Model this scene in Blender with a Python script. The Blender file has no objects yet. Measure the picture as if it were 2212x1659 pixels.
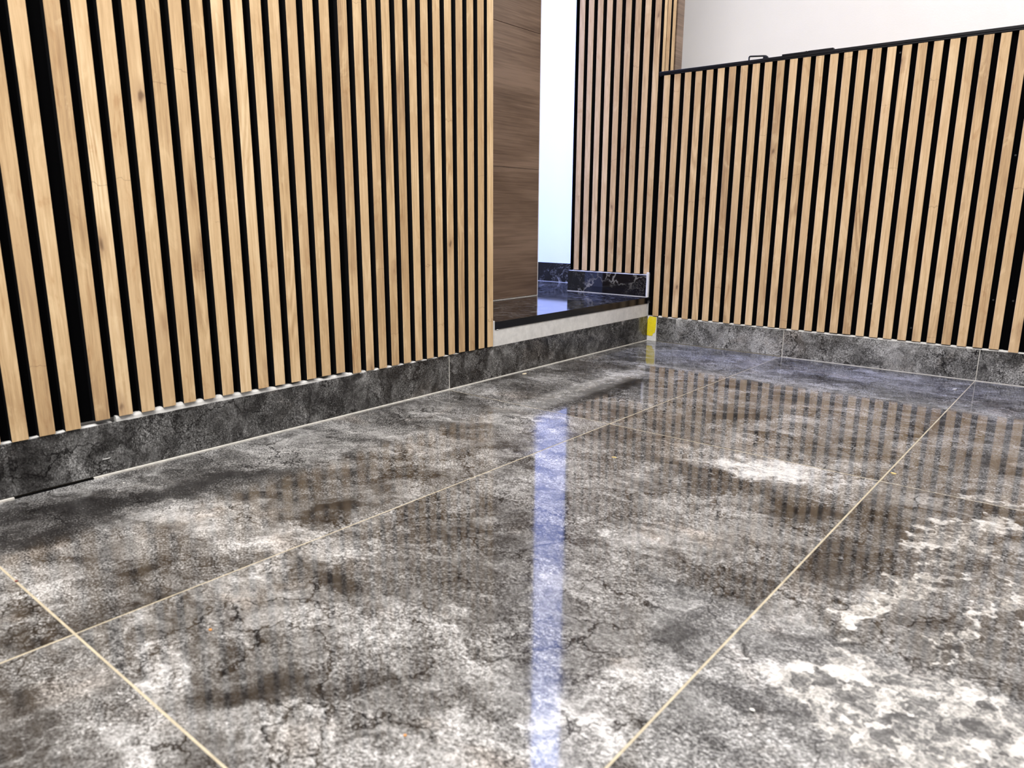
import bpy, bmesh, math, random
from mathutils import Vector, Matrix

random.seed(7)
SC = bpy.context.scene
COL = SC.collection

# ------------------------------------------------------------------ camera
cam_d = bpy.data.cameras.new('camera')
cam = bpy.data.objects.new('camera', cam_d)
COL.objects.link(cam)
RT = Vector((0.77224, 0.63530, 0.00617))
UP = Vector((-0.14691, 0.16901, 0.97460))
FW = Vector((-0.61811, 0.75352, -0.22384))
m = Matrix((RT, UP, -FW)).transposed().to_4x4()
m.translation = Vector((1.43566, -2.61264, 0.48756))
cam.matrix_world = m
cam_d.sensor_fit = 'HORIZONTAL'
cam_d.sensor_width = 36.0
cam_d.lens = 25.692
cam_d.clip_start = 0.02
cam_d.dof.use_dof = True
cam_d.dof.focus_distance = 2.3
cam_d.dof.aperture_fstop = 7.5
SC.camera = cam

# ------------------------------------------------------------------ world, lights, exposure
world = bpy.data.worlds.new('world')
SC.world = world
world.use_nodes = True
world.node_tree.nodes['Background'].inputs[0].default_value = (1.0, 0.985, 0.965, 1)
world.node_tree.nodes['Background'].inputs[1].default_value = 0.32
SC.view_settings.view_transform = 'Standard'
SC.view_settings.look = 'None'
SC.view_settings.gamma = 1.0
SC.view_settings.exposure = 0.0
SC.view_settings.use_curve_mapping = False


def area_light(name, loc, target, size, size_y, power, color):
    d = bpy.data.lights.new(name, 'AREA')
    d.shape = 'RECTANGLE'
    d.size = size
    d.size_y = size_y
    d.energy = power
    d.color = color
    o = bpy.data.objects.new(name, d)
    COL.objects.link(o)
    o.location = loc
    o.rotation_euler = (Vector(target) - Vector(loc)).to_track_quat('-Z', 'Y').to_euler()
    return o


area_light('ceiling_panel_light', (1.05, -1.75, 2.82), (1.05, -1.75, 0), 1.3, 1.3, 50, (1.0, 0.98, 0.955))
area_light('ceiling_panel_light', (1.15, -3.3, 2.82), (1.15, -3.3, 0), 1.3, 1.3, 158, (1.0, 0.98, 0.955))
area_light('stair_light', (1.3, 0.55, 2.7), (1.3, 0.55, 0), 1.6, 0.35, 36, (1.0, 0.98, 0.955))
area_light('corridor_ceiling_light', (-0.75, -0.08, 2.80), (-0.6, 0.0, 0), 0.25, 0.25, 40, (0.36, 0.50, 1.0))
area_light('corridor_fill_light', (-2.4, -0.05, 1.5), (-0.5, 0.25, 1.3), 0.5, 2.4, 270, (0.27, 0.37, 1.0))  # unseen fill, added to even out brightness on the corridor wall

# ------------------------------------------------------------------ helpers


def link(name, me, parent=None, loc=(0, 0, 0)):
    o = bpy.data.objects.new(name, me)
    COL.objects.link(o)
    if parent is not None:
        o.parent = parent
        o.location = Vector(loc) - parent_world(parent)
    else:
        o.location = loc
    return o


def parent_world(p):
    v = Vector((0, 0, 0))
    while p is not None:
        v = v + p.location
        p = p.parent
    return v


def tag(o, label=None, cat=None, group=None, kind=None):
    if label:
        o['label'] = label
    if cat:
        o['category'] = cat
    if group:
        o['group'] = group
    if kind:
        o['kind'] = kind
    return o


def empty(name, loc):
    o = bpy.data.objects.new(name, None)
    COL.objects.link(o)
    o.location = loc
    o.empty_display_size = 0.05
    return o


def box_mesh(name, dx, dy, dz, bev=0.0, segs=1):
    bm = bmesh.new()
    bmesh.ops.create_cube(bm, size=1.0)
    bmesh.ops.scale(bm, vec=(dx, dy, dz), verts=bm.verts)
    if bev > 0:
        bmesh.ops.bevel(bm, geom=list(bm.edges), offset=bev, segments=segs, affect='EDGES', profile=0.5)
    me = bpy.data.meshes.new(name)
    bm.to_mesh(me)
    bm.free()
    return me


def box(name, lo, hi, mat, parent=None, bev=0.0):
    lo = Vector(lo)
    hi = Vector(hi)
    d = hi - lo
    me = box_mesh(name, d.x, d.y, d.z, bev)
    me.materials.append(mat)
    return link(name, me, parent, (lo + hi) / 2)


def struct(name, lo, hi, mat, label=None, bev=0.0):
    o = box(name, lo, hi, mat, None, bev)
    return tag(o, label, None, None, 'structure')


# ------------------------------------------------------------------ node helpers


class NT:
    def __init__(self, name):
        self.mat = bpy.data.materials.new(name)
        self.mat.use_nodes = True
        self.t = self.mat.node_tree
        self.bsdf = self.t.nodes['Principled BSDF']

    def n(self, typ, **kw):
        nd = self.t.nodes.new(typ)
        for k, v in kw.items():
            setattr(nd, k, v)
        return nd

    def put(self, sock, v):
        if hasattr(v, 'is_output'):
            self.t.links.new(v, sock)
        else:
            sock.default_value = v

    def math(self, op, a, b=0.0, c=0.0, clamp=False):
        nd = self.n('ShaderNodeMath', operation=op)
        nd.use_clamp = clamp
        self.put(nd.inputs[0], a)
        self.put(nd.inputs[1], b)
        self.put(nd.inputs[2], c)
        return nd.outputs[0]

    def vmath(self, op, a, b=(0, 0, 0), s=None):
        nd = self.n('ShaderNodeVectorMath', operation=op)
        self.put(nd.inputs[0], a)
        if op == 'SCALE':
            self.put(nd.inputs['Scale'], s)
        else:
            self.put(nd.inputs[1], b)
        return nd.outputs['Value'] if op in ('LENGTH', 'DISTANCE', 'DOT_PRODUCT') else nd.outputs[0]

    def noise(self, vec, scale, detail=4.0, rough=0.55, dist=0.0, out='Fac'):
        nd = self.n('ShaderNodeTexNoise')
        self.put(nd.inputs['Vector'], vec)
        nd.inputs['Scale'].default_value = scale
        nd.inputs['Detail'].default_value = detail
        nd.inputs['Roughness'].default_value = rough
        nd.inputs['Distortion'].default_value = dist
        return nd.outputs[out]

    def voro(self, vec, scale, feature='F1', out='Distance', rand=1.0):
        nd = self.n('ShaderNodeTexVoronoi', feature=feature)
        self.put(nd.inputs['Vector'], vec)
        nd.inputs['Scale'].default_value = scale
        nd.inputs['Randomness'].default_value = rand
        return nd.outputs[out]

    def mapping(self, vec, loc=(0, 0, 0), rot=(0, 0, 0), scale=(1, 1, 1), typ='POINT'):
        nd = self.n('ShaderNodeMapping', vector_type=typ)
        self.put(nd.inputs['Vector'], vec)
        self.put(nd.inputs['Location'], loc)
        nd.inputs['Rotation'].default_value = rot
        nd.inputs['Scale'].default_value = scale
        return nd.outputs[0]

    def mrange(self, v, a, b, c=0.0, d=1.0, smooth=True):
        nd = self.n('ShaderNodeMapRange')
        nd.interpolation_type = 'SMOOTHSTEP' if smooth else 'LINEAR'
        self.put(nd.inputs['Value'], v)
        for k, x in (('From Min', a), ('From Max', b), ('To Min', c), ('To Max', d)):
            self.put(nd.inputs[k], x)
        return nd.outputs[0]

    def ramp(self, v, stops):
        nd = self.n('ShaderNodeValToRGB')
        el = nd.color_ramp.elements
        while len(el) > 1:
            el.remove(el[-1])
        for i, (p, c) in enumerate(stops):
            e = el[0] if i == 0 else el.new(p)
            e.position = p
            e.color = (c[0], c[1], c[2], 1)
        self.put(nd.inputs[0], v)
        return nd.outputs[0]

    def mix(self, f, a, b, mode='MIX'):
        nd = self.n('ShaderNodeMix', data_type='RGBA', blend_type=mode)
        self.put(nd.inputs['Factor'], f)
        for s, v in ((nd.inputs[6], a), (nd.inputs[7], b)):
            if isinstance(v, tuple) and len(v) == 3:
                v = v + (1,)
            self.put(s, v)
        return nd.outputs[2]

    def bump(self, h, strength, dist=0.001):
        nd = self.n('ShaderNodeBump')
        nd.inputs['Strength'].default_value = strength
        nd.inputs['Distance'].default_value = dist
        self.put(nd.inputs['Height'], h)
        self.put(self.bsdf.inputs['Normal'], nd.outputs[0])

    def fin(self, color=None, rough=0.5, ior=1.5, spec=None):
        if color is not None:
            if isinstance(color, tuple) and len(color) == 3:
                color = color + (1,)
            self.put(self.bsdf.inputs['Base Color'], color)
        self.put(self.bsdf.inputs['Roughness'], rough)
        self.bsdf.inputs['IOR'].default_value = ior
        if spec is not None:
            self.bsdf.inputs['Specular IOR Level'].default_value = spec
        return self.mat


def plain(name, col, rough=0.6, ior=1.45, spec=None):
    return NT(name).fin(col, rough, ior, spec)


def plaster(name, col, var=0.06, scale=9.0, rough=0.75):
    k = NT(name)
    geo = k.n('ShaderNodeNewGeometry').outputs['Position']
    f = k.noise(geo, scale, 6, 0.6)
    dk = tuple(c * (1 - var * 3) for c in col)
    lt = tuple(min(1, c * (1 + var)) for c in col)
    c = k.ramp(f, [(0.3, dk), (0.7, lt)])
    k.bump(k.noise(geo, 160, 4, 0.6), 0.15, 0.002)
    return k.fin(c, rough)


def oak(name, stops, seed):
    """veneered slat: grain along local z, per-object shift and tone"""
    k = NT(name)
    tc = k.n('ShaderNodeTexCoord').outputs['Object']
    rnd = k.n('ShaderNodeObjectInfo').outputs['Random']
    off = k.n('ShaderNodeCombineXYZ')
    k.put(off.inputs[0], k.math('MULTIPLY', rnd, 37.0))
    k.put(off.inputs[2], k.math('MULTIPLY', rnd, 191.0))
    v = k.vmath('ADD', tc, off.outputs[0])
    v = k.vmath('ADD', v, (seed, 0, seed * 3.1))
    # broad figure
    big = k.noise(k.mapping(v, scale=(9, 1, 2.4)), 1.0, 3, 0.5, 0.6)
    # growth ring contours
    base = k.noise(k.mapping(v, scale=(16, 1, 1.3)), 1.0, 2, 0.45, 0.25)
    rings = k.math('SINE', k.math('MULTIPLY', base, 95.0))
    rings = k.math('MULTIPLY_ADD', rings, 0.5, 0.5)
    ringmask = k.mrange(k.noise(k.mapping(v, scale=(3, 1, 2.0)), 1.0, 1, 0.5), 0.5, 0.68)
    # fine straight grain
    fine = k.noise(k.mapping(v, scale=(200, 1, 8)), 1.0, 4, 0.6)
    fine2 = k.noise(k.mapping(v, scale=(700, 1, 40)), 1.0, 2, 0.5)
    t = k.math('MULTIPLY_ADD', big, 0.75, 0.12)
    t = k.math('ADD', t, k.math('MULTIPLY', k.math('MULTIPLY', k.math('SUBTRACT', rings, 0.5), 0.30), ringmask))
    t = k.math('ADD', t, k.math('MULTIPLY', k.math('SUBTRACT', fine, 0.5), 0.85))
    t = k.math('ADD', t, k.math('MULTIPLY', k.math('SUBTRACT', fine2, 0.5), 0.16))
    t = k.math('ADD', t, k.math('MULTIPLY', k.math('SUBTRACT', rnd, 0.5), 0.26))
    c = k.ramp(t, stops)
    # warm / pale drift along the slat
    dr = k.noise(k.mapping(v, scale=(2, 1, 1.7)), 1.0, 2, 0.5)
    c = k.mix(k.mrange(dr, 0.40, 0.72, 0.0, 0.5), c, (0.61, 0.42, 0.24), 'MIX')
    mot = k.noise(k.mapping(v, scale=(34, 1, 11)), 1.0, 4, 0.62, 1.0)
    c = k.mix(k.mrange(mot, 0.54, 0.74, 0.0, 0.55), c, (0.72, 0.58, 0.47), 'MULTIPLY')
    c = k.mix(k.mrange(mot, 0.46, 0.30, 0.0, 0.30), c, (0.86, 0.66, 0.40), 'MIX')
    # knots
    kv = k.vmath('ADD', k.mapping(v, scale=(24, 1, 11)), k.vmath('SCALE', k.noise(k.mapping(v, scale=(40, 1, 25)), 1.0, 2, 0.5, 0, 'Color'), s=0.35))
    kd = k.voro(kv, 1.0)
    kc = k.voro(kv, 1.0, out='Color')
    sep = k.n('ShaderNodeSeparateColor')
    k.put(sep.inputs[0], kc)
    gate = k.math('LESS_THAN', sep.outputs[0], 0.085)
    core = k.math('MULTIPLY', k.mrange(kd, 0.05, 0.17, 1, 0), gate)
    halo = k.math('MULTIPLY', k.mrange(kd, 0.1, 0.5, 1, 0), gate)
    c = k.mix(k.math('MULTIPLY', halo, 0.45), c, (0.33, 0.19, 0.10))
    c = k.mix(k.math('MULTIPLY', core, 0.75), c, (0.12, 0.062, 0.034))
    # thin cross checks
    cv = k.vmath('ADD', k.mapping(v, scale=(9, 1, 8)), k.vmath('SCALE', k.noise(k.mapping(v, scale=(60, 1, 60)), 1.0, 2, 0.5, 0, 'Color'), s=0.22))
    cs = k.n('ShaderNodeSeparateXYZ')
    k.put(cs.inputs[0], cv)
    ln = k.math('ABSOLUTE', k.math('SUBTRACT', k.math('FRACT', cs.outputs[2]), 0.5))
    cell = k.n('ShaderNodeTexWhiteNoise', noise_dimensions='1D')
    k.put(cell.inputs['W'], k.math('ADD', k.math('FLOOR', cs.outputs[2]), k.math('MULTIPLY', k.math('FLOOR', k.math('MULTIPLY', cs.outputs[0], 0.3)), 13.7)))
    chk = k.math('MULTIPLY', k.mrange(ln, 0.0, 0.012, 1, 0), k.math('LESS_THAN', cell.outputs[0], 0.10))
    c = k.mix(k.math('MULTIPLY', chk, 0.4), c, (0.16, 0.085, 0.045))
    k.bump(fine, 0.12, 0.0006)
    return k.fin(c, 0.55, 1.45, 0.35)


def brown_board(name):
    k = NT(name)
    geo = k.n('ShaderNodeNewGeometry').outputs['Position']
    rnd = k.n('ShaderNodeObjectInfo').outputs['Random']
    off = k.n('ShaderNodeCombineXYZ')
    k.put(off.inputs[2], k.math('MULTIPLY', rnd, 31.0))
    v = k.vmath('ADD', geo, off.outputs[0])
    a = k.noise(k.mapping(v, scale=(1, 1.6, 9)), 1.0, 4, 0.5, 0.5)
    b = k.noise(k.mapping(v, scale=(1, 5, 190)), 1.0, 4, 0.6, 0.3)
    t = k.math('ADD', k.math('MULTIPLY', a, 0.7), k.math('MULTIPLY', b, 0.55))
    c = k.ramp(t, [(0.34, (0.075, 0.046, 0.029)), (0.55, (0.150, 0.098, 0.067)), (0.75, (0.245, 0.168, 0.120))])
    return k.fin(c, 0.45, 1.45, 0.4)


def black_marble(name, seed, veins=0.5, haze=0.02, rough=0.05):
    k = NT(name)
    geo = k.n('ShaderNodeNewGeometry').outputs['Position']
    v = k.vmath('ADD', geo, (seed * 3.3, seed * 1.7, seed * 0.9))
    w = k.vmath('ADD', v, k.vmath('SCALE', k.noise(v, 9, 4, 0.6, 0, 'Color'), s=0.22))
    d = k.voro(w, 9.0, 'DISTANCE_TO_EDGE')
    msk = k.mrange(k.noise(v, 7, 3, 0.5), 0.42, 0.58)
    fine = k.math('ABSOLUTE', k.math('SUBTRACT', k.noise(w, 16, 6, 0.65, 0.6), 0.5))
    vein = k.math('MULTIPLY', k.mrange(d, 0.0, 0.06, 1, 0), msk)
    vein2 = k.math('MULTIPLY', k.mrange(fine, 0.0, 0.012, 1, 0), k.mrange(k.noise(v, 5, 2), 0.45, 0.6))
    f = k.math('MINIMUM', k.math('ADD', vein, k.math('MULTIPLY', vein2, 0.6)), 1.0)
    hz = k.noise(k.mapping(w, scale=(3, 9, 9)), 6.0, 5, 0.65)
    dk = k.mix(k.mrange(hz, 0.45, 0.75, 0.0, haze), (0.005, 0.005, 0.007), (0.30, 0.30, 0.32))
    c = k.mix(k.math('MULTIPLY', f, veins), dk, (0.55, 0.52, 0.47))
    return k.fin(c, rough, 1.6)


def marble(name, seed, blobs=(), breccia=None, tone=0.0, rough=0.055, ior=1.46, vertical=False, contrast=1.0):
    """polished grey-brown marble print; blobs = lighter and darker clouds at set places in the base colour"""
    k = NT(name)
    geo = k.n('ShaderNodeNewGeometry').outputs['Position']
    v = k.vmath('ADD', geo, (seed * 5.31, seed * 2.17, seed * 1.13))
    w1 = k.vmath('SUBTRACT', k.noise(v, 9.0, 4, 0.62, 0, 'Color'), (0.5, 0.5, 0.5))
    w2 = k.vmath('SUBTRACT', k.noise(v, 34.0, 3, 0.62, 0, 'Color'), (0.5, 0.5, 0.5))
    wv = k.vmath('ADD', v, k.vmath('SCALE', w1, s=0.16))
    st = k.mapping(wv, rot=(0, 0, -1.02), scale=(1.0, 1.9, 1.6 if vertical else 1.0))
    cloud = k.noise(st, 4.2 if not vertical else 8.0, 5, 0.58, 0.3)
    fv = k.vmath('ADD', wv, k.vmath('SCALE', w2, s=0.018))
    cloud2 = k.noise(k.mapping(fv, rot=(0, 0, -0.75), scale=(1.0, 2.2, 1.3)), 20.0, 5, 0.68, 0.3)
    # salt and pepper grain, thicker where the stone is busy
    grain = k.noise(k.mapping(v, rot=(0, 0, -0.9), scale=(1.0, 1.4, 1.2)), 250.0, 4, 0.85, 0.0)
    gm = k.mrange(k.noise(v, 12.0, 2), 0.36, 0.62, 0.55, 1.25)
    t = k.math('MULTIPLY_ADD', k.math('SUBTRACT', cloud, 0.5), 1.0 * contrast, 0.462 + tone)
    t = k.math('ADD', t, k.math('MULTIPLY', k.math('SUBTRACT', cloud2, 0.5), 0.80 * contrast))
    t = k.math('ADD', t, k.math('MULTIPLY', k.math('MULTIPLY', k.math('SUBTRACT', grain, 0.5), 2.0), gm))
    wv2 = k.vmath('ADD', geo, k.vmath('ADD', k.vmath('SCALE', w1, s=0.20), k.vmath('SCALE', w2, s=0.07)))
    bmod = k.mrange(cloud2, 0.3, 0.7, 0.35, 1.65, False)
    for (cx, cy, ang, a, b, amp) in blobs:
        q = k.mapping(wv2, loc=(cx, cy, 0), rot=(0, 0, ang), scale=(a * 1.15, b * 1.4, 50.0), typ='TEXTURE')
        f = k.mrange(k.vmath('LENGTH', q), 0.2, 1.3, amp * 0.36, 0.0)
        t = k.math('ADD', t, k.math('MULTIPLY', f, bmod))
    # dark cracks
    cv = k.vmath('ADD', v, k.vmath('ADD', k.vmath('SCALE', w1, s=0.10), k.vmath('SCALE', w2, s=0.05)))
    e1 = k.voro(cv, 8.0, 'DISTANCE_TO_EDGE')
    m1 = k.noise(v, 6.0, 2)
    crack = k.math('MULTIPLY', k.mrange(e1, 0.0, 0.020, 1, 0), k.mrange(m1, 0.43, 0.56))
    e2 = k.math('ABSOLUTE', k.math('SUBTRACT', k.noise(cv, 26.0, 5, 0.6, 0.8), 0.5))
    crack2 = k.math('MULTIPLY', k.mrange(e2, 0.0, 0.010, 1, 0), k.mrange(k.noise(v, 10.0, 2), 0.42, 0.6))
    t = k.math('SUBTRACT', t, k.math('MULTIPLY', crack, 0.38))
    t = k.math('SUBTRACT', t, k.math('MULTIPLY', crack2, 0.26))
    # pale wisps
    e3 = k.math('ABSOLUTE', k.math('SUBTRACT', k.noise(k.vmath('ADD', fv, (7, 3, 1)), 12.0, 4, 0.6, 0.9), 0.5))
    wisp = k.math('MULTIPLY', k.mrange(e3, 0.0, 0.007, 1, 0), k.mrange(m1, 0.53, 0.45))
    t = k.math('ADD', t, k.math('MULTIPLY', wisp, 0.24))
    c = k.ramp(t, [(0.05, (0.009, 0.008, 0.008)), (0.28, (0.038, 0.036, 0.035)), (0.48, (0.120, 0.117, 0.115)),
                   (0.68, (0.29, 0.285, 0.281)), (0.95, (0.60, 0.595, 0.59))])
    # brown stains of the stone
    br = k.mrange(k.noise(k.vmath('ADD', v, (3, 9, 2)), 6.5, 4, 0.6, 0.5), 0.54, 0.70)
    c = k.mix(k.math('MULTIPLY', br, 0.5), c, (0.96, 0.84, 0.74), 'MULTIPLY')
    if breccia:
        msk = None
        for (cx, cy, ang, a, b) in breccia:
            q = k.mapping(wv2, loc=(cx, cy, 0), rot=(0, 0, ang), scale=(a, b, 50.0), typ='TEXTURE')
            f = k.mrange(k.vmath('LENGTH', q), 0.5, 1.1, 1.0, 0.0)
            msk = f if msk is None else k.math('MAXIMUM', msk, f)
        bv = k.vmath('ADD', v, k.vmath('ADD', k.vmath('SCALE', w2, s=0.07), k.vmath('SCALE', w1, s=0.05)))
        cells = k.voro(bv, 34.0, out='Color')
        sp = k.n('ShaderNodeSeparateColor')
        k.put(sp.inputs[0], cells)
        bn = k.noise(bv, 42.0, 5, 0.7, 0.8)
        fr = k.math('ADD', k.math('MULTIPLY_ADD', sp.outputs[0], 0.55, 0.25), k.math('ADD', k.math('MULTIPLY', k.math('SUBTRACT', grain, 0.5), 1.1), k.math('MULTIPLY', k.math('SUBTRACT', bn, 0.5), 1.9)))
        fc = k.ramp(fr, [(0.20, (0.04, 0.038, 0.037)), (0.48, (0.15, 0.146, 0.143)), (0.66, (0.35, 0.335, 0.31)), (0.80, (0.48, 0.465, 0.445)), (1.0, (0.66, 0.655, 0.65))])
        ed = k.voro(bv, 34.0, 'DISTANCE_TO_EDGE')
        fc = k.mix(k.mrange(ed, 0.0, 0.05, 0.5, 0), fc, (0.52, 0.505, 0.48))
        mm = k.math('ADD', msk, k.math('MULTIPLY', k.math('SUBTRACT', cloud2, 0.5), 1.6))
        mm = k.math('MULTIPLY', k.mrange(mm, 0.25, 0.62), k.math('MINIMUM', k.math('MULTIPLY', msk, 4.0), 1.0))
        c = k.mix(mm, c, fc)
    k.bump(k.math('ADD', k.noise(geo, 4.0, 1, 0.5), k.math('MULTIPLY', k.noise(geo, 16.0, 1, 0.5), 0.06)), 0.0030, 0.01)
    rg = k.mrange(k.noise(v, 26.0, 2, 0.6), 0.3, 0.7, rough * 0.7, rough * 1.5)
    return k.fin(c, rg, ior)

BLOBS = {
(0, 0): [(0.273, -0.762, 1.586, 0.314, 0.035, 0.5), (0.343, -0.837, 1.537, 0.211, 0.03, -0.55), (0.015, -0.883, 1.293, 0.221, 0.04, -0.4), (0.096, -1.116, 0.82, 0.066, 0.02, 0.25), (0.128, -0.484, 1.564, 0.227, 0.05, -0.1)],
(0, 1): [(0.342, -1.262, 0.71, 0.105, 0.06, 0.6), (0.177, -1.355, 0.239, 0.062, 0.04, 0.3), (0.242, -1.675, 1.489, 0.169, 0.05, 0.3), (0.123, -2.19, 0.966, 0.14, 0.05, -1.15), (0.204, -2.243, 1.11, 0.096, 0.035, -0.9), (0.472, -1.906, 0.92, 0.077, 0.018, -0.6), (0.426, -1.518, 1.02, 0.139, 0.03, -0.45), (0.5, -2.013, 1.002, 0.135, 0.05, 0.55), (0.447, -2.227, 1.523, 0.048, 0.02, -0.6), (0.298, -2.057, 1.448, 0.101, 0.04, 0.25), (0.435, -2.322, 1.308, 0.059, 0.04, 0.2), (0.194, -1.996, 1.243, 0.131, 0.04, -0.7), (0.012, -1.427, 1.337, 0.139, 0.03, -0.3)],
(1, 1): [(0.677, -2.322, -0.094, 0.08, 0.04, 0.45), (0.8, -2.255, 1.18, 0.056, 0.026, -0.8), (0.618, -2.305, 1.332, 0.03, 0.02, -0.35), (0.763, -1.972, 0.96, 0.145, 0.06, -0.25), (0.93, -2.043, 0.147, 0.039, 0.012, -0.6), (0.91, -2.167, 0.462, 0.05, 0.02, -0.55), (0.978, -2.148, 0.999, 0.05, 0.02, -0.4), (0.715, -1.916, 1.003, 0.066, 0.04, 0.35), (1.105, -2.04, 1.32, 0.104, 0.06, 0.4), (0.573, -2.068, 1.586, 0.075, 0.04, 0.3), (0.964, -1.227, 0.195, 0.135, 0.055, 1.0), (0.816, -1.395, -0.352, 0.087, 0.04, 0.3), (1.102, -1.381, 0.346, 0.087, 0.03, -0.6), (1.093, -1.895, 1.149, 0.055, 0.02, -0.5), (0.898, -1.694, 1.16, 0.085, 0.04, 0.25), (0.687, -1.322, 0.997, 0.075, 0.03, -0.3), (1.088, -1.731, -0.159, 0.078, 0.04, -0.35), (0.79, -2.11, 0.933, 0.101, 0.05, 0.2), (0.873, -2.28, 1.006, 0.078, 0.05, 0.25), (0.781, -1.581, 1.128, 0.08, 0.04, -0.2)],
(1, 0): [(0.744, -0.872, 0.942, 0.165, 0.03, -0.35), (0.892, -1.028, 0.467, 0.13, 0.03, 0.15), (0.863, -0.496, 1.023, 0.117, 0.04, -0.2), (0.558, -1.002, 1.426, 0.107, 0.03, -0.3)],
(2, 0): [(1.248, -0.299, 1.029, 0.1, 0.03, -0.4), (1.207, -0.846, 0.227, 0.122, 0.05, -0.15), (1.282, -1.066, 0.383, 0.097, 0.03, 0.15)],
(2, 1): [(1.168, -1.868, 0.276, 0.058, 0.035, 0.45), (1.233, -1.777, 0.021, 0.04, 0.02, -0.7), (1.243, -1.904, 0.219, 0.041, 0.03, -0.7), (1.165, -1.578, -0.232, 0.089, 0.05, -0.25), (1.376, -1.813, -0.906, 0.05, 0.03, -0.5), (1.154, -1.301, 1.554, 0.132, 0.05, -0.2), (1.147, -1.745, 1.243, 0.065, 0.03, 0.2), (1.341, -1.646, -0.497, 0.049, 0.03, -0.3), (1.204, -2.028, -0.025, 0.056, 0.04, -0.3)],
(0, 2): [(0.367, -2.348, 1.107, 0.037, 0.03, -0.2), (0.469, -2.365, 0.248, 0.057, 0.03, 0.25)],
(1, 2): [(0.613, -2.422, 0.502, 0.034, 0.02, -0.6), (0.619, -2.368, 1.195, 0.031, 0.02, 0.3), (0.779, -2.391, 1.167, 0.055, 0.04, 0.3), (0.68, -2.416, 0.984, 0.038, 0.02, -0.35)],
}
# ------------------------------------------------------------------ materials
OAK_STOPS = [(0.10, (0.30, 0.18, 0.095)), (0.38, (0.50, 0.330, 0.172)), (0.60, (0.655, 0.458, 0.255)), (0.88, (0.83, 0.63, 0.395))]
M_OAK_L = oak('oak_veneer', OAK_STOPS, 1.0)
M_FELT = NT('black_felt').fin((0.0018, 0.0018, 0.0021), 0.95, 1.2, 0.1)
M_BLACK = plain('black_metal', (0.007, 0.007, 0.009), 0.4, 1.45, 0.25)
M_SIDE = plain('black_slat_side', (0.006, 0.006, 0.007), 0.8, 1.3, 0.12)
M_WHITE = plaster('white_wall_paint', (0.83, 0.80, 0.775), 0.012, 3)
M_HALL = plaster('hall_wall_paint', (0.82, 0.82, 0.82), 0.01, 3)
M_PLASTER = plaster('raw_white_plaster', (0.74, 0.725, 0.70), 0.06, 40)
M_GROUT = plaster('cream_grout', (0.42, 0.365, 0.26), 0.08, 60)
M_WGROUT = plaster('white_grout', (0.66, 0.63, 0.58), 0.08, 60)
M_CEIL = plain('ceiling_paint', (0.8, 0.8, 0.8), 0.8)
M_BROWN = brown_board('brown_wood_board')
M_BM = black_marble('black_marble_slab', 1.0, 0.25, 0.5, 0.07)
M_EDGE = plain('polished_black_edge', (0.006, 0.006, 0.007), 0.15, 1.5)
M_BMS = black_marble('black_marble_skirting', 4.2, 0.45)
M_BMH = black_marble('black_marble_hall_skirting', 7.4, 0.85)

# ------------------------------------------------------------------ floor
floor = struct('floor', (-0.015, -4.74, -0.06), (2.96, 0.004, -0.0003), M_GROUT, 'polished grey marble tile floor with cream grout')
XS = [0.004, 0.5402, 1.1426, 1.745, 2.347, 2.949]
YS = [-0.002, -1.149, -2.338, -3.538, -4.738]
BRECCIA = {(2, 1): [(1.345, -1.86, 0.2, 0.17, 0.105), (1.275, -1.62, 1.35, 0.21, 0.026), (1.352, -1.66, 1.39, 0.15, 0.016),
                    (1.31, -1.33, 1.2, 0.17, 0.05), (1.42, -1.55, 2.2, 0.13, 0.014)],
           (2, 0): [(1.33, -1.13, 0.4, 0.12, 0.02)]}
TILT = {(0, 0): (0.01, 0.06), (0, 1): (0.01, -0.01), (1, 1): (-0.01, 0.01), (1, 0): (0.015, 0.02), (2, 1): (0.015, -0.01)}
J = 0.0012
for i in range(5):
    for j in range(4):
        x0, x1 = XS[i] + (J if i else 0), XS[i + 1] - J
        y1, y0 = YS[j] - (J if j else 0), YS[j + 1] + J
        me = box_mesh('tile', x1 - x0, y1 - y0, 0.010, 0.0006)
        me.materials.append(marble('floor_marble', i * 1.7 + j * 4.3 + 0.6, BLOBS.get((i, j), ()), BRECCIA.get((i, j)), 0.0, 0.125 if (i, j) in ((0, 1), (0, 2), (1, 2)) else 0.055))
        tx, ty = TILT.get((i, j), (random.uniform(-.01, .01), random.uniform(-.01, .01)))
        lift = math.radians(abs(tx)) * (y1 - y0) / 2 + math.radians(abs(ty)) * (x1 - x0) / 2
        o = link('tile', me, floor, ((x0 + x1) / 2, (y0 + y1) / 2, -0.005 + lift * 0.8))
        o.rotation_euler = (math.radians(tx), math.radians(ty), 0)

# ------------------------------------------------------------------ walls
struct('wall_left', (-0.17, -3.45, 0.0), (-0.022, -0.9575, 2.9), M_WHITE, 'wall core behind the long slat panels')
struct('wall_right', (0.004, 0.0225, 0.0), (2.96, 0.125, 1.0045), M_WHITE, 'half height partition behind the right slat panels')
struct('wall_pier', (-0.389, 0.0225, 0.1747), (-0.0225, 0.1715, 2.9), M_WHITE, 'tall wall end between corridor and stairs')
struct('wall_hall', (-3.0, 0.3235, 0.1747), (-0.20, 0.42, 2.9), M_HALL, 'bluish white corridor wall seen through the opening')
struct('wall_stair', (-0.70, 0.95, -0.05), (3.2, 1.05, 2.9), M_WHITE, 'warm white wall above the half height partition')
struct('ceiling', (-3.0, -4.74, 2.9), (3.2, 1.05, 2.96), M_CEIL, 'white ceiling')

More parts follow.
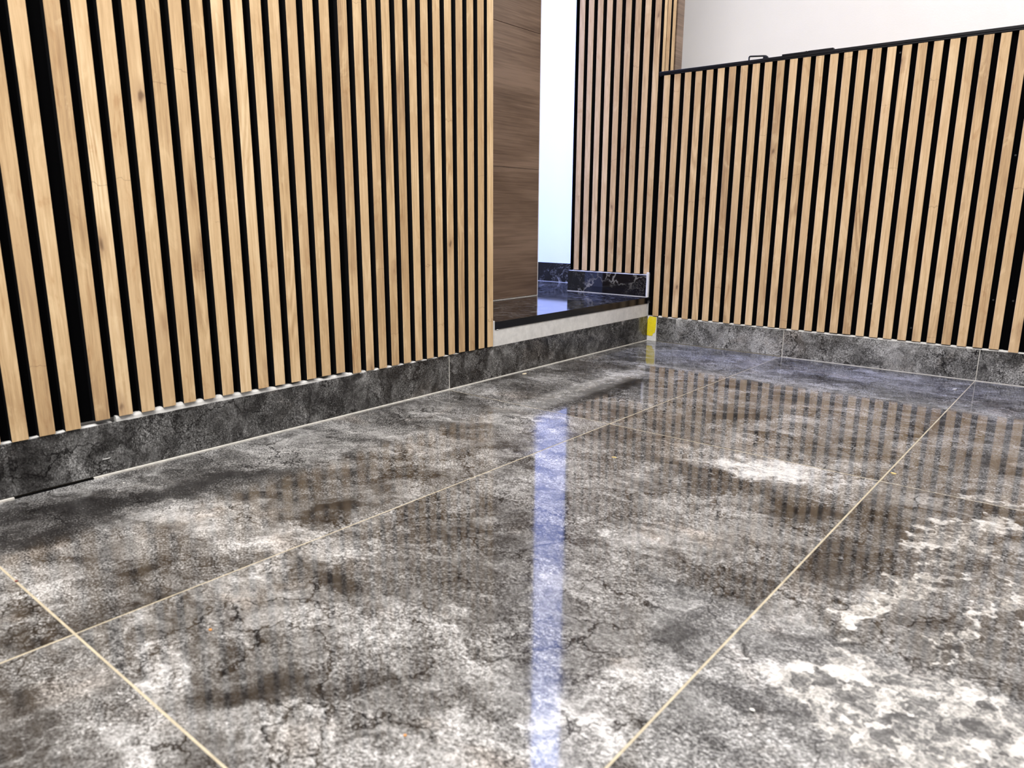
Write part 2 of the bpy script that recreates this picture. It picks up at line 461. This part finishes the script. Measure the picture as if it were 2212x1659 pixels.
corr = struct('wall_corridor', (-0.47, -1.2, 0.1747), (-0.3825, -0.249, 2.9), M_WHITE, 'brown wood board wall beside the corridor')
zb = [0.178, 0.6645, 1.1555, 1.646, 2.136, 2.626, 2.9]
for a, b in zip(zb[:-1], zb[1:]):
    box('board', (-0.3825, -1.2, a + 0.0007), (-0.374, -0.2495, b - 0.0007), M_BROWN, corr, 0.0006)
box('caulk_line', (-0.3742, -1.2, 0.1747), (-0.3722, -0.2495, 0.1772), M_WGROUT, corr)
box('edge_strip', (-0.47, -0.249, 0.1747), (-0.3735, -0.2462, 2.9), M_WHITE, corr, 0.0005)

# ------------------------------------------------------------------ marble step and corridor floor
step = empty('marble_step', (0, -0.48, 0.098))
tag(step, 'polished black marble step slab on a white plastered riser in the wall opening', 'step')
box('slab', (-3.0, -0.9455, 0.1508), (-0.0012, 0.3235, 0.1746), M_BM, step)
box('front_edge', (-0.0012, -0.9455, 0.1506), (0.0004, -0.0135, 0.1746), M_EDGE, step, 0.0005)
box('riser', (-0.05, -0.956, 0.0990), (-0.0012, -0.0135, 0.1507), M_PLASTER, step)
box('riser_edge', (-0.045, -0.9572, 0.0990), (-0.0005, -0.9456, 0.1780), M_PLASTER, step, 0.0008)
for dy in (0.003, 0.0068):
    o = box('plaster_drop', (-0.0008, -0.9455 + 0.005 + dy, 0.1492), (0.0012, -0.9455 + 0.0085 + dy, 0.1512), M_PLASTER, step, 0.0008)


def bead(name, p0, p1, nrm, z0, ztop, depth, mat, parent, seed, n=60, rough=0.004):
    """lumpy strip of plaster along a wall foot: p0..p1 on plan, nrm towards the room"""
    r = random.Random(seed)
    p0 = Vector(p0)
    p1 = Vector(p1)
    nrm = Vector(nrm)
    vs, fs = [], []
    ph = [r.uniform(0, 6.28) for _ in range(6)]
    for i in range(n + 1):
        t = i / n
        L = (p1 - p0).length * t
        zt = ztop(t) if callable(ztop) else ztop
        zt += rough * (0.5 * math.sin(L * 60 + ph[0]) + 0.35 * math.sin(L * 143 + ph[1]) + 0.3 * r.uniform(-1, 1))
        d = depth * (0.93 + 0.07 * math.sin(L * 95 + ph[2]) + 0.04 * r.uniform(-1, 1))
        b = p0.lerp(p1, t)
        zt = max(zt, z0 + 0.0005)
        for off, z in ((-0.004, z0), (d, z0), (d * 0.97, z0 + (zt - z0) * 0.6), (d * 0.82, zt), (-0.004, zt)):
            q = b + nrm * off
            vs.append((q.x, q.y, z))
    for i in range(n):
        for k in range(5):
            a = i * 5 + k
            b = i * 5 + (k + 1) % 5
            fs.append((a, a + 5, b + 5, b))
    fs.append((0, 1, 2, 3, 4))
    e = n * 5
    fs.append((e + 4, e + 3, e + 2, e + 1, e))
    me = bpy.data.meshes.new(name)
    me.from_pydata(vs, [], fs)
    bm = bmesh.new()
    bm.from_mesh(me)
    bmesh.ops.recalc_face_normals(bm, faces=bm.faces)
    bm.to_mesh(me)
    bm.free()
    me.materials.append(mat)
    o = bpy.data.objects.new(name, me)
    COL.objects.link(o)
    if parent is not None:
        o.parent = parent
        o.location = -parent_world(parent)
    return o


# ------------------------------------------------------------------ skirtings
bl = struct('baseboard_left', (-0.022, -3.45, 0.0), (-0.0105, -0.004, 0.0975), M_WGROUT, 'grey marble tile skirting below the left slat panels')
for n, (a, b) in enumerate([(-3.449, -2.3465), (-2.344, -1.1465), (-1.1440, -0.0035)]):
    me = box_mesh('tile', 0.0105, b - a, 0.0965, 0.0006)
    me.materials.append(marble('skirting_marble', 20 + n * 3.7, tone=-0.11, rough=0.14, ior=1.45, vertical=True, contrast=1.0))
    link('tile', me, bl, (-0.00525, (a + b) / 2, 0.0515))
box('grout_line', (-0.001, -2.1055, -0.001), (0.0040, -0.004, 0.0026), M_WGROUT, bl)
box('grout_line', (-0.001, -3.4, -0.001), (0.0040, -2.2363, 0.0026), M_WGROUT, bl)
box('joint_shade_strip', (-0.001, -2.2363, -0.0017), (0.0040, -2.1055, 0.0012), M_FELT, bl)  # black strip stands for the shade where the grout is missing

for y in (-2.3452, -1.1452):
    box('grout_line', (-0.0104, y - 0.0012, 0.003), (-0.0003, y + 0.0012, 0.0985), M_WGROUT, bl)

br = struct('baseboard_right', (0.040, 0.0035, 0.0), (2.96, 0.0215, 0.0965), M_WGROUT, 'grey marble tile skirting below the right slat panels')
for n, (a, b) in enumerate([(0.0405, 0.1220), (0.1224, 0.5442), (0.5464, 1.1430), (1.1452, 1.7440), (1.7462, 2.345), (2.347, 2.949)]):
    me = box_mesh('tile', b - a, 0.0105, 0.0955, 0.0006)
    me.materials.append(marble('skirting_marble', 40 + n * 2.9, tone=[-0.02, 0.13, 0.08, 0.0, 0, 0][n], rough=0.12, ior=1.5, vertical=True, contrast=1.05))
    link('tile', me, br, ((a + b) / 2, 0.00525, 0.0502))
box('grout_line', (0.5442, -0.0018, -0.001), (2.96, 0.0005, 0.0022), M_WGROUT, br)

for x in (0.5453, 1.1441, 1.7451):
    box('grout_line', (x - 0.0010, 0.0003, 0.002), (x + 0.0010, 0.0036, 0.0970), M_WGROUT, br)

bp = struct('baseboard_pier', (-0.397, -0.0045, 0.1750), (-0.0140, 0.0100, 0.2615), M_BMS, 'black veined marble skirting under the tall slat panel', 0.0008)
bh = struct('baseboard_hall', (-3.0, 0.3105, 0.1752), (-0.3, 0.3230, 0.2680), M_BMH, 'black veined marble skirting along the corridor wall', 0.0008)
box('grout_line', (-0.397, -0.0058, 0.1747), (-0.0145, -0.0044, 0.1765), M_WGROUT, bp)
box('grout_line', (-3.0, 0.3090, 0.1747), (-0.3, 0.3106, 0.1757), M_WGROUT, bh)
bead('plaster_bead', (-0.394, 0.004, 0), (-0.012, 0.004, 0), (0, -1, 0), 0.2612, lambda t: 0.2628, 0.0055, M_PLASTER, bp, 5, 40, 0.0012)

# plaster filling the gap between skirting and slats
bead('plaster_bead', (-0.0125, -2.052, 0), (-0.0125, -1.50, 0), (1, 0, 0), 0.0995, lambda t: 0.1095 + 0.004 * math.sin(math.pi * min(1, t * 1.6)) - 0.004 * t, 0.0125, M_PLASTER, bl, 1, 110, 0.0016)
bead('plaster_bead', (-0.0125, -1.50, 0), (-0.0125, -1.10, 0), (1, 0, 0), 0.0995, lambda t: 0.1040 - 0.004 * t, 0.0125, M_PLASTER, bl, 2, 80, 0.0010)
bead('plaster_bead', (-0.0125, -3.4, 0), (-0.0125, -2.06, 0), (1, 0, 0), 0.0995, 0.1012, 0.0105, M_PLASTER, bl, 3, 120, 0.0008)
bead('plaster_bead', (0.045, 0.0125, 0), (1.30, 0.0125, 0), (0, -1, 0), 0.0978, lambda t: 0.1022, 0.0125, M_PLASTER, br, 4, 200, 0.0014)
bead('plaster_bead', (1.30, 0.0125, 0), (2.9, 0.0125, 0), (0, -1, 0), 0.0978, 0.1010, 0.0105, M_PLASTER, br, 6, 120, 0.0012)

# ------------------------------------------------------------------ slat panels
SW, PITCH, CH = 0.0257, 0.0424, 0.0008


def slat_mesh(w, h, t=0.015, mat=None):
    """front towards local -y, grain along z, origin at bottom centre of the front face"""
    x = w / 2
    prof = [(-x, t), (-x, CH), (-x + CH, 0), (x - CH, 0), (x, CH), (x, t)]
    vs = [(a, b, 0) for a, b in prof] + [(a, b, h) for a, b in prof]
    fs = [(0, 1, 7, 6), (1, 2, 8, 7), (2, 3, 9, 8), (3, 4, 10, 9), (4, 5, 11, 10), (5, 0, 6, 11), (5, 4, 3, 2, 1, 0), (6, 7, 8, 9, 10, 11)]
    me = bpy.data.meshes.new('slat')
    me.from_pydata(vs, [], fs)
    me.materials.append(mat or M_OAK_L)
    me.materials.append(M_SIDE)
    for p, mi in zip(me.polygons, [1, 0, 0, 0, 1, 1, 1, 1]):
        p.material_index = mi
    me.update()
    return me


def panel(label, side, starts, z0, z1, front, felt, w=SW, group='oak slat wall panels', zj=0.0012, felt_z=None):
    """side 'L': faces +x, starts are y; side 'R': faces -y, starts are x"""
    a, b = felt
    mid = (a + b) / 2
    fz0, fz1 = felt_z or (z0, z1)
    if side == 'L':
        root = empty('slat_panel', (front - 0.02, mid, fz0))
        box('felt_backing', (front - 0.025, a, fz0), (front - 0.0150, b, fz1), M_FELT, root)
    else:
        root = empty('slat_panel', (mid, front + 0.02, fz0))
        box('felt_backing', (a, front + 0.0150, fz0), (b, front + 0.025, fz1), M_FELT, root)
    tag(root, label, 'wall panel', group)
    me = None
    h = (z1 - z0)
    me = slat_mesh(w, h)
    for s in starts:
        s += 0.0003
        zz = z0 + random.uniform(-zj, zj)
        if side == 'L':
            o = link('slat', me, root, (front, s + w / 2, zz))
            o.rotation_euler = (0, 0, math.pi / 2)
        else:
            o = link('slat', me, root, (s + w / 2, front, zz))
    return root


FL = 0.003
yA, yB, yC = -2.1845, -2.0902, -1.4891
panel('oak slat panel at the far left edge, reaching down to the grey skirting', 'L', [yA + PITCH * k for k in range(-12, 2)], 0.1015, 2.86, FL,
      (yA - 12 * PITCH - 0.01, -2.1128), zj=0.0006, felt_z=(0.1010, 2.86))
panel('oak slat panel above the wide white plaster gap, middle of the left wall', 'L', [yB + PITCH * k for k in range(14)], 0.1105, 2.86, FL,
      (yB - 0.022, yC - 0.011), felt_z=(0.108, 2.86))
panel('oak slat panel ending at the step opening beside the brown boards', 'L', [yC + PITCH * k for k in range(12)] + [-0.9833], 0.1030, 2.86, FL,
      (yC - 0.009, -0.9572), zj=0.0012, felt_z=(0.1045, 2.86))

FR = -0.003
xA, xB, xD = 0.0192, 0.6149, 1.0381
RP = []
RP.append(panel('half height oak slat panel next to the inner corner and yellow tape', 'R', [xA + PITCH * k for k in range(14)], 0.1030, 1.0030, FR,
      (-0.0075, 0.6080), felt_z=(0.1015, 1.0030)))
RP.append(panel('half height oak slat panel in the middle of the right wall', 'R', [xB + PITCH * k for k in range(10)] + [xD + PITCH * k for k in range(4)], 0.1045, 1.0030, FR,
      (0.6085, 1.2010), felt_z=(0.1030, 1.0030)))
RP.append(panel('half height oak slat panel cut off by the right edge of the picture', 'R', [1.2149 + PITCH * k for k in range(14)], 0.1000, 1.0030, FR,
      (1.2015, 1.8050), zj=0.0006, felt_z=(0.1000, 1.0030)))

pier_panel = panel('tall narrow oak slat panel standing above the black marble skirting', 'R', [-0.3732 + PITCH * k for k in range(9)], 0.2662, 2.86, 0.0030,
      (-0.3890, -0.0150), zj=0.0005, felt_z=(0.2655, 2.86))
box('edge_trim', (-0.3895, 0.0030, 0.2655), (-0.3845, 0.0178, 2.86), M_FELT, pier_panel)
# side of the tall wall end, seen above the partition
side = empty('slat_panel', (-0.01, 0.09, 1.0175))
tag(side, 'narrow oak slat return on the side of the tall wall end, above the black rail', 'wall panel', 'oak slat wall panels')
box('felt_backing', (-0.0220, 0.0290, 1.0175), (-0.0150, 0.1715, 2.86), M_FELT, side)
box('corner_edge', (-0.0072, 0.0030, 1.0175), (0.0005, 0.0115, 2.86), M_FELT, side)
for a, b in ((0.0118, 0.0347), (0.0385, 0.0656), (0.0811, 0.1048)):
    o = link('slat', slat_mesh(b - a, 1.84, 0.0065 if a < 0.02 else 0.0145), side, (0.0, (a + b) / 2, 1.0178))
    o.rotation_euler = (0, 0, math.pi / 2)
o = box('edge_board', (-0.0145, 0.1169, 1.0178), (0.0, 0.1700, 2.86), M_BROWN, side, 0.0006)

# fixing screws sunk in the felt of the right panels
def screw(x, z, pan):
    bm = bmesh.new()
    bmesh.ops.create_cone(bm, cap_ends=True, segments=12, radius1=0.0032, radius2=0.0026, depth=0.0012)
    me = bpy.data.meshes.new('screw')
    bm.to_mesh(me)
    bm.free()
    me.materials.append(M_SCREW)
    o = link('screw', me, pan, (x, 0.0116, z))
    o.rotation_euler = (math.pi / 2, 0, 0)


M_SCREW = plain('dark_screw', (0.03, 0.03, 0.032), 0.35)
SCREWS = [(0.8188, 0.985, 1), (1.157, 0.668, 1), (0.8188, 0.2123, 1), (0.946, 0.1441, 1), (1.157, 0.2503, 1), (1.207, 0.251, 2), (0.0535, 0.3423, 0)]
for x, z, pan in SCREWS:
    screw(x, z, RP[pan])

# ------------------------------------------------------------------ rail on the partition
rail = struct('trim_1', (0.0006, -0.0060, 1.0085), (2.96, 0.1300, 1.0168), M_BLACK, 'thin black cap rail along the top of the half height partition', 0.0008)
box('lower_lip', (0.0006, -0.0040, 1.0035), (2.96, 0.0200, 1.0084), M_BLACK, rail, 0.0006)
# white plaster edge in the corner
t2 = struct('trim_2', (-0.0136, -0.0060, 0.1020), (-0.0030, 0.0020, 0.2720), M_PLASTER, 'white plaster edge beside the step skirting', 0.0012)
box('corner_fill', (-0.0130, -0.0020, 0.0), (0.0395, 0.0200, 0.0985), M_PLASTER, t2, 0.001)

# ------------------------------------------------------------------ yellow tape in the corner
def poly_slab(name, pts, y0, y1, mat, parent=None):
    n = len(pts)
    c = Vector((sum(p[0] for p in pts) / n, (y0 + y1) / 2, sum(p[1] for p in pts) / n))
    vs = [(p[0] - c.x, y0 - c.y, p[1] - c.z) for p in pts] + [(p[0] - c.x, y1 - c.y, p[1] - c.z) for p in pts]
    fs = [tuple(range(n)), tuple(reversed(range(n, 2 * n)))] + [(i, i + n, (i + 1) % n + n, (i + 1) % n) for i in range(n)]
    me = bpy.data.meshes.new(name)
    me.from_pydata(vs, [], fs)
    bm = bmesh.new()
    bm.from_mesh(me)
    bmesh.ops.recalc_face_normals(bm, faces=bm.faces)
    bm.to_mesh(me)
    bm.free()
    me.materials.append(mat)
    return link(name, me, parent, c)


k = NT('yellow_tape')
g = k.n('ShaderNodeNewGeometry').outputs['Position']
f = k.math('ABSOLUTE', k.math('SUBTRACT', k.noise(g, 90, 4, 0.6, 1.0), 0.5))
c = k.mix(k.mrange(f, 0.0, 0.02, 0.55, 0), (0.86, 0.70, 0.02), (0.35, 0.27, 0.02))
pm = k.mrange(k.noise(g, 60, 3), 0.6, 0.68)
c = k.mix(k.math('MULTIPLY', pm, 0.6), c, (0.7, 0.66, 0.5))
k.bump(k.noise(g, 120, 3), 0.4, 0.002)
M_YEL = k.fin(c, 0.45)
tape = poly_slab('tape_strip', [(-0.0065, 0.0225), (0.012, 0.0205), (0.024, 0.0215), (0.026, 0.030), (0.0345, 0.036), (0.0375, 0.052), (0.0385, 0.096),
                                (0.034, 0.0985), (0.008, 0.099), (0.004, 0.094), (-0.001, 0.083), (-0.0075, 0.079), (-0.008, 0.05)],
                 -0.0031, -0.0021, M_YEL)
tag(tape, 'creased yellow tape strip in the inner corner between the grey skirtings', 'tape')

# ------------------------------------------------------------------ odds and ends on the rail
def tube(name, pts, r, mat, parent=None, sides=8):
    cu = bpy.data.curves.new(name, 'CURVE')
    cu.dimensions = '3D'
    cu.bevel_depth = r
    cu.bevel_resolution = 2
    cu.use_fill_caps = True
    sp = cu.splines.new('POLY')
    sp.points.add(len(pts) - 1)
    for p, q in zip(sp.points, pts):
        p.co = (q[0], q[1], q[2], 1)
    tmp = bpy.data.objects.new('tmp', cu)
    COL.objects.link(tmp)
    dg = bpy.context.evaluated_depsgraph_get()
    me = bpy.data.meshes.new_from_object(tmp.evaluated_get(dg))
    bpy.data.objects.remove(tmp)
    me.name = name
    me.materials.append(mat)
    return me


zr = 1.0168
me = tube('bracket', [(0, 0, 0), (0, 0, 0.010), (0.0015, 0, 0.0122), (0.004, 0, 0.0128), (0.046, 0.012, 0.0112), (0.054, 0.013, 0.0100), (0.058, 0.013, 0.0072), (0.060, 0.013, 0.001)], 0.0028, M_BLACK)
hook = empty('wire_bracket', (0.3425, 0.000, zr))
tag(hook, 'small bent black bracket lying on the black rail near the tall wall', 'bracket')
link('bent_wire', me, hook, (0.3425, 0.000, zr))
o = box('foot_plate', (0.388, 0.006, zr), (0.404, 0.020, zr + 0.0085), M_BLACK, hook, 0.002)

stp = empty('trim_offcut', (0.54, 0.0, zr))
tag(stp, 'short black trim offcut lying on top of the black rail', 'trim strip')
box('strip', (0.4590, -0.0075, zr - 0.0010), (0.5440, -0.0062, zr + 0.0042), M_BLACK, stp, 0.0004)
box('strip', (0.4590, -0.0062, zr + 0.0001), (0.5440, 0.010, zr + 0.0042), M_BLACK, stp, 0.0004)
box('strip', (0.5440, -0.0060, zr + 0.0001), (0.6230, 0.010, zr + 0.0052), M_BLACK, stp, 0.0004)
box('screw_head', (0.5350, -0.0040, zr + 0.0042), (0.5390, 0.0000, zr + 0.0058), M_BLACK, stp, 0.0006)

# ------------------------------------------------------------------ crumbs on the floor
M_CR = {'orange': plain('orange_crumb', (0.62, 0.27, 0.07), 0.7), 'yellow': plain('yellow_crumb', (0.78, 0.55, 0.22), 0.7),
        'white': plain('white_crumb', (0.80, 0.78, 0.74), 0.7), 'red': plain('red_crumb', (0.16, 0.035, 0.03), 0.7),
        'cream': plain('cream_crumb', (0.72, 0.62, 0.45), 0.7)}


def crumb(label, x, y, lx, ly, lz, ang, mat, seed):
    r = random.Random(seed)
    bm = bmesh.new()
    bmesh.ops.create_icosphere(bm, subdivisions=1, radius=1.0)
    for v in bm.verts:
        v.co *= r.uniform(0.75, 1.2)
        v.co = Vector((v.co.x * lx / 2, v.co.y * ly / 2, max(v.co.z, -0.6) * lz / 2))
    zmin = min(v.co.z for v in bm.verts)
    for v in bm.verts:
        v.co.z -= zmin
    me = bpy.data.meshes.new('crumb')
    bm.to_mesh(me)
    bm.free()
    me.materials.append(M_CR[mat])
    o = link('crumb', me, None, (x, y, 0.0004))
    o.rotation_euler = (0, 0, ang)
    tag(o, label, 'crumb', 'building crumbs on the floor')


crumb('orange crumb on the large tile near the lower left grout crossing', 0.6566, -2.231, 0.0045, 0.004, 0.003, 0.4, 'orange', 1)
crumb('elongated yellow flake right of the white reflection stripe', 0.684, -1.3614, 0.012, 0.004, 0.003, 0.5, 'yellow', 2)
crumb('yellow flake beside the diagonal grout line on the right', 1.1530, -1.0885, 0.012, 0.0045, 0.003, -0.2, 'yellow', 3)
crumb('white plaster chip on the floor near the right skirting', 1.1160, -0.1795, 0.022, 0.008, 0.004, 1.2, 'white', 4)
crumb('cream crumb lying by the skirting below the step', 0.0295, -0.8365, 0.016, 0.006, 0.004, 1.3, 'cream', 5)
crumb('tiny orange crumb at the bottom of the picture', 0.9719, -2.2059, 0.0035, 0.003, 0.002, 0.0, 'orange', 6)
crumb('dark red crumb on the grout line at the left edge', 0.3432, -2.3380, 0.006, 0.004, 0.003, 0.9, 'red', 7)
crumb('white fleck on the veined tile at lower right', 1.2141, -1.9549, 0.006, 0.004, 0.002, 0.3, 'white', 8)
crumb('white speck on the floor just off the left skirting', 0.0679, -2.0799, 0.004, 0.003, 0.002, 0.2, 'white', 9)

chip = poly_slab('plaster_smear', [(0.0, 0.0), (0.006, -0.0008), (0.014, 0.0002), (0.0142, 0.0012), (0.006, 0.0008), (0.0, 0.0014)], 0.0, 0.0006, M_PLASTER)
chip.rotation_euler = (0, 0, math.pi / 2)
chip.location = (0.0003, -2.079, 0.033)
tag(chip, 'short white plaster smear on the left grey skirting', 'plaster mark')
